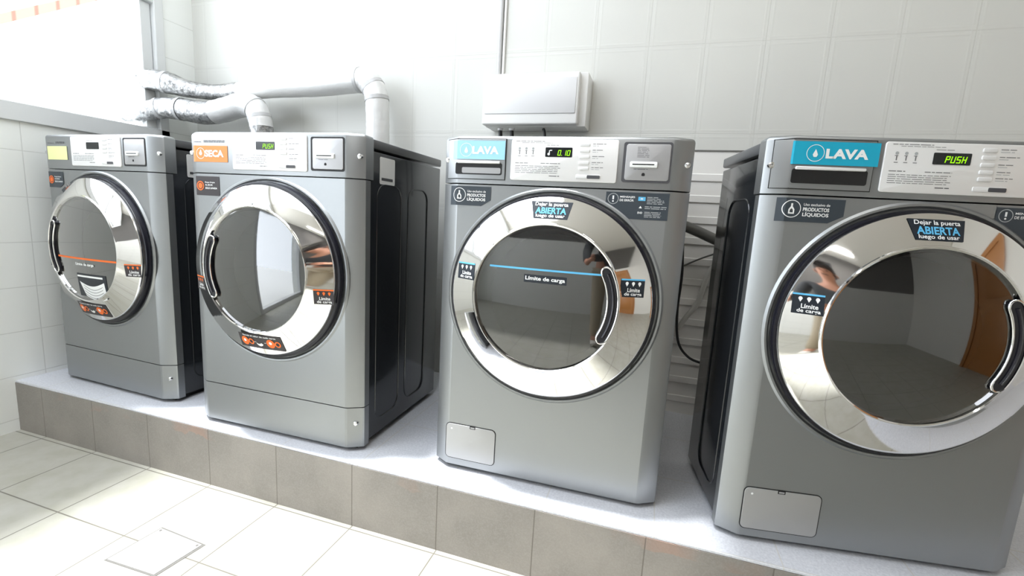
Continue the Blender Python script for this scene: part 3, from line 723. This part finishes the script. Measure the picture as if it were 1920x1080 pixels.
b = MB(); b.tube(smooth_path([(2.02, .72, bz0 - .006), (2.03, .72, bz0 - .05), (2.04, .73, bz0 - .3)]), .006, 'cable', 10)
tag(b.build('power_cable'), 'black cable dropping from the junction box to behind the 0.10 washer', 'cable')
b = MB(); b.tube([(1.784, BY - .009, bz1 - .01), (1.784, BY - .009, CZ)], .0095, 'collar', 14); b.tube([(1.803, BY - .006, bz1 - .01), (1.803, BY - .006, CZ)], .006, 'pvc', 10)
tag(b.build('conduit'), 'thin white vertical conduit running up the wall from the junction box', 'conduit')
b = MB(); b.tube(smooth_path([(2.50, .66, 1.04), (2.60, .695, 1.025), (2.66, .70, 1.006), (2.745, .70, .972), (2.84, .70, .94)]), .0205, 'hose', 16)
tag(b.build('drain_hose'), 'thick grey hose running between the two washers, at their backs', 'hose')
b = MB(); b.tube(smooth_path([(2.61, .735, 1.16), (2.618, .735, 1.0), (2.632, .735, .83), (2.63, .735, .68), (2.645, .735, .555), (2.685, .735, .495), (2.742, .735, .472), (2.85, .735, .465)]), .0052, 'cable', 10)
tag(b.build('power_cable'), 'thin black cable hanging in a loop between the two washers', 'cable')
b = MB(); b.tube(smooth_path([(2.64, .745, .60), (2.67, .74, .66), (2.705, .74, .72), (2.735, .74, .85), (2.80, .74, .95)]), .010, 'hose_pale', 12)
tag(b.build('water_hose'), 'pale thin water hose rising slanted between the two washers', 'hose')
b = MB(); b.tube(smooth_path([(2.62, .77, .85), (2.70, .77, .895), (2.80, .77, .94)]), .0035, 'hose', 8)
tag(b.build('wire'), 'thin dark wire crossing the ribbed wall between the two washers', 'cable')

# ------------------------------------------------------------------ floor cover
root = empty('drain_cover', (1.222, -.37, 0), 0, 'pale rectangular drain cover set in the white floor', 'drain cover')
off = (1.222, -.37, 0)
b = MB(); b.prism([(1.123, -.446), (1.308, -.440), (1.323, -.303), (1.134, -.294)], lambda a, c, t: (a, c, t), -.002, .0012, 'shadow_joint_line'); b.build('cover_frame', root, off)
b = MB(); b.prism([(1.129, -.441), (1.300, -.435), (1.314, -.308), (1.139, -.300)], lambda a, c, t: (a, c, t), -.002, .003, 'grate', .001); b.build('cover_plate', root, off)
for x, y in ((1.147, -.308), (1.305, -.316)):
    b = MB(); b.tube([(x, y, .002), (x, y, .0042)], .004, 'shadow_joint_line', 10); b.build('screw', root, off)

# ------------------------------------------------------------------ outside the window
root = empty('neighbour_house', (-5.2, 1.2, 0), 0, 'whitewashed house with a red tiled gable roof outside the window', 'house')
off = (-5.2, 1.2, 0)
b = MB(); b.prism([(.3, 0), (8.9, 0), (8.9, 1.45), (4.6, 4.36), (.3, 1.45)], lambda a, c, t: (t, a, c), -7.2, -5.1, 'outside_wall'); b.build('house_wall', root, off)
ys_, zs_ = 4.6, 4.376
for sg in (-1, 1):
    b = MB(); b.prism([(ys_, zs_), (ys_ + sg * 4.6, zs_ - 3.13), (ys_ + sg * 4.6, zs_ - 3.02), (ys_, zs_ + .11)], lambda a, c, t: (t, a, c), -7.2, -4.9, 'roof'); b.build('roof_slope', root, off)
struct(MB().box(-9, -.2, -6, 7, -.2, -.02, 'outside_wall').build('ground'))
struct(MB().box(-.2, RX, -8, FY - .2, -.2, -.02, 'outside_wall').build('terrace_floor'))

# ------------------------------------------------------------------ the photographer, mirrored in the washer doors
def skin(name, joints, edges, material, parent=None, off=(0, 0, 0), sub=2):
    me = bpy.data.meshes.new(name); me.from_pydata([tuple(Vector(j[0]) - Vector(off)) for j in joints], edges, [])
    o = bpy.data.objects.new(name, me); C.objects.link(o)
    m = o.modifiers.new('skin', 'SKIN'); m.use_smooth_shade = True
    for sv, j in zip(me.skin_vertices[0].data, joints):
        r = j[1]; sv.radius = (r, r) if isinstance(r, (int, float)) else r
    me.skin_vertices[0].data[0].use_root = True
    q = o.modifiers.new('sub', 'SUBSURF'); q.levels = q.render_levels = sub
    me.materials.append(mat[material])
    if parent: o.parent = parent
    return o
mat['skin'] = NT('warm_skin', srgb(196, 140, 112), .5).m
mat['shirt'] = NT('dark_grey_shirt', srgb(62, 64, 66), .85).m
mat['trousers'] = NT('beige_trousers', srgb(172, 158, 136), .85).m
mat['shoes'] = NT('white_shoes', srgb(210, 206, 198), .6).m
mat['hair'] = NT('dark_hair', srgb(38, 30, 26), .6).m
px, py = 2.66, -1.74
hl, hr = Vector((2.425, -1.262, 1.010)), Vector((2.590, -1.225, 1.030))     # palms at the phone's two ends
po = (px, py, 0)
def P3(x, y, z): return (px + x, py + y, z)
wl, wr = hl + Vector((-.035, -.075, -.05)), hr + Vector((.045, -.070, -.05))
J = [(P3(0, 0, .93), (.15, .11)), (P3(0, 0, 1.10), (.135, .10)), (P3(0, .01, 1.28), (.155, .11)), (P3(0, .01, 1.41), (.10, .075)), (P3(0, .02, 1.48), .052), (P3(0, .045, 1.55), .062),
     (P3(-.19, 0, 1.37), .052), (P3(-.27, .10, 1.10), .040), (tuple(wl), .027), (P3(.19, 0, 1.37), .052), (P3(.25, .12, 1.10), .040), (tuple(wr), .027),
     (P3(-.095, 0, .86), .088), (P3(-.105, .03, .48), .058), (P3(-.11, 0, .10), .040), (P3(-.115, .09, .045), .038),
     (P3(.095, 0, .86), .088), (P3(.11, .03, .48), .058), (P3(.12, 0, .10), .040), (P3(.13, .09, .045), .038), (tuple(hl), (.030, .016)), (tuple(hr), (.030, .016)), (P3(0, .055, 1.62), .082), (P3(0, .045, 1.69), .07)]
Eg = [(0, 1), (1, 2), (2, 3), (3, 4), (4, 5), (5, 22), (22, 23), (2, 6), (6, 7), (7, 8), (8, 20), (2, 9), (9, 10), (10, 11), (11, 21), (0, 12), (12, 13), (13, 14), (14, 15), (0, 16), (16, 17), (17, 18), (18, 19)]
body = skin('person', J, Eg, 'skin')
tag(body, 'person in dark shirt and beige trousers holding a phone, mirrored in the washer door', 'person')
# face, fingers
for sx in (-.030, .030):
    b = MB(); b.tube([(px + sx - .012, py + .118, 1.627), (px + sx, py + .126, 1.628), (px + sx + .012, py + .118, 1.627)], [.003, .008, .003], 'hair', 8); b.build('eye', body)
b = MB(); b.tube([(px, py + .122, 1.632), (px, py + .148, 1.60), (px, py + .13, 1.59)], [.008, .014, .009], 'skin', 8); b.build('nose', body)
b = MB(); b.tube([(px - .024, py + .122, 1.562), (px, py + .130, 1.560), (px + .024, py + .122, 1.562)], .006, 'sticker_brown', 8); b.build('mouth', body)
for sx in (-1, 1):
    b = MB(); b.tube([(px + sx * .080, py + .04, 1.64), (px + sx * .090, py + .035, 1.62), (px + sx * .080, py + .045, 1.59)], [.010, .013, .008], 'skin', 8); b.build('ear', body)
def hand(palm, sx):
    fl = (1.0, 1.12, 1.05, .82)
    for k in range(4):
        base = palm + Vector((sx * .004, .004, .024 - .017 * k)); L = .03 * fl[k]
        skin('finger', [(tuple(base), .0095), (tuple(base + Vector((-sx * .006, .008, .004))), .009), (tuple(base + Vector((-sx * (.010 + L * .45), .012, .006))), .0085), (tuple(base + Vector((-sx * (.012 + L), .006, .004))), .0075)], [(0, 1), (1, 2), (2, 3)], 'skin', body)
    base = palm + Vector((sx * .006, -.014, .012))
    skin('thumb', [(tuple(base), .011), (tuple(base + Vector((-sx * .022, -.012, .014))), .0105), (tuple(base + Vector((-sx * .044, -.008, .018))), .009)], [(0, 1), (1, 2)], 'skin', body)
hand(hl, -1); hand(hr, 1)
JS = [(P3(0, 0, .86), (.165, .125)), (P3(0, 0, 1.10), (.150, .115)), (P3(0, .01, 1.28), (.168, .122)), (P3(0, .01, 1.41), (.11, .085)), (P3(-.19, 0, 1.37), .064), (P3(-.27, .10, 1.10), .052), (tuple(Vector(P3(-.27, .10, 1.10)).lerp(wl, .85)), .040), (P3(.19, 0, 1.37), .064), (P3(.25, .12, 1.10), .052), (tuple(Vector(P3(.25, .12, 1.10)).lerp(wr, .85)), .040)]
skin('shirt', JS, [(0, 1), (1, 2), (2, 3), (2, 4), (4, 5), (5, 6), (2, 7), (7, 8), (8, 9)], 'shirt', body)
JT = [(P3(0, 0, .93), (.162, .122)), (P3(-.097, 0, .85), .102), (P3(-.106, .03, .48), .074), (P3(-.11, .0, .08), .060), (P3(.097, 0, .85), .102), (P3(.11, .03, .48), .074), (P3(.12, .0, .08), .060)]
skin('trousers', JT, [(0, 1), (1, 2), (2, 3), (0, 4), (4, 5), (5, 6)], 'trousers', body)
for sx in (-.113, .126):
    skin('shoe', [(P3(sx, -.05, .042), (.042, .040)), (P3(sx, .06, .042), (.046, .040)), (P3(sx * 1.05, .15, .036), (.044, .032))], [(0, 1), (1, 2)], 'shoes', body)
skin('hair', [(P3(0, .015, 1.70), .088), (P3(0, -.005, 1.63), .088), (P3(0, -.02, 1.55), .07), (P3(0, .055, 1.735), .06)], [(0, 1), (1, 2), (0, 3)], 'hair', body)
ph = CAM - f_ * .009
b = MB(); b.box(-.072, .078, -.038, .030, -.0095, -.0005, 'plastic_black', .004, 2)
po_ = b.build('phone'); R = Matrix.Identity(4)
for i in range(3): R[i][0], R[i][1], R[i][2], R[i][3] = r_[i], u_[i], f_[i], ph[i]
po_.matrix_world = R; tag(po_, 'black phone held up in both hands by the mirrored person', 'phone')
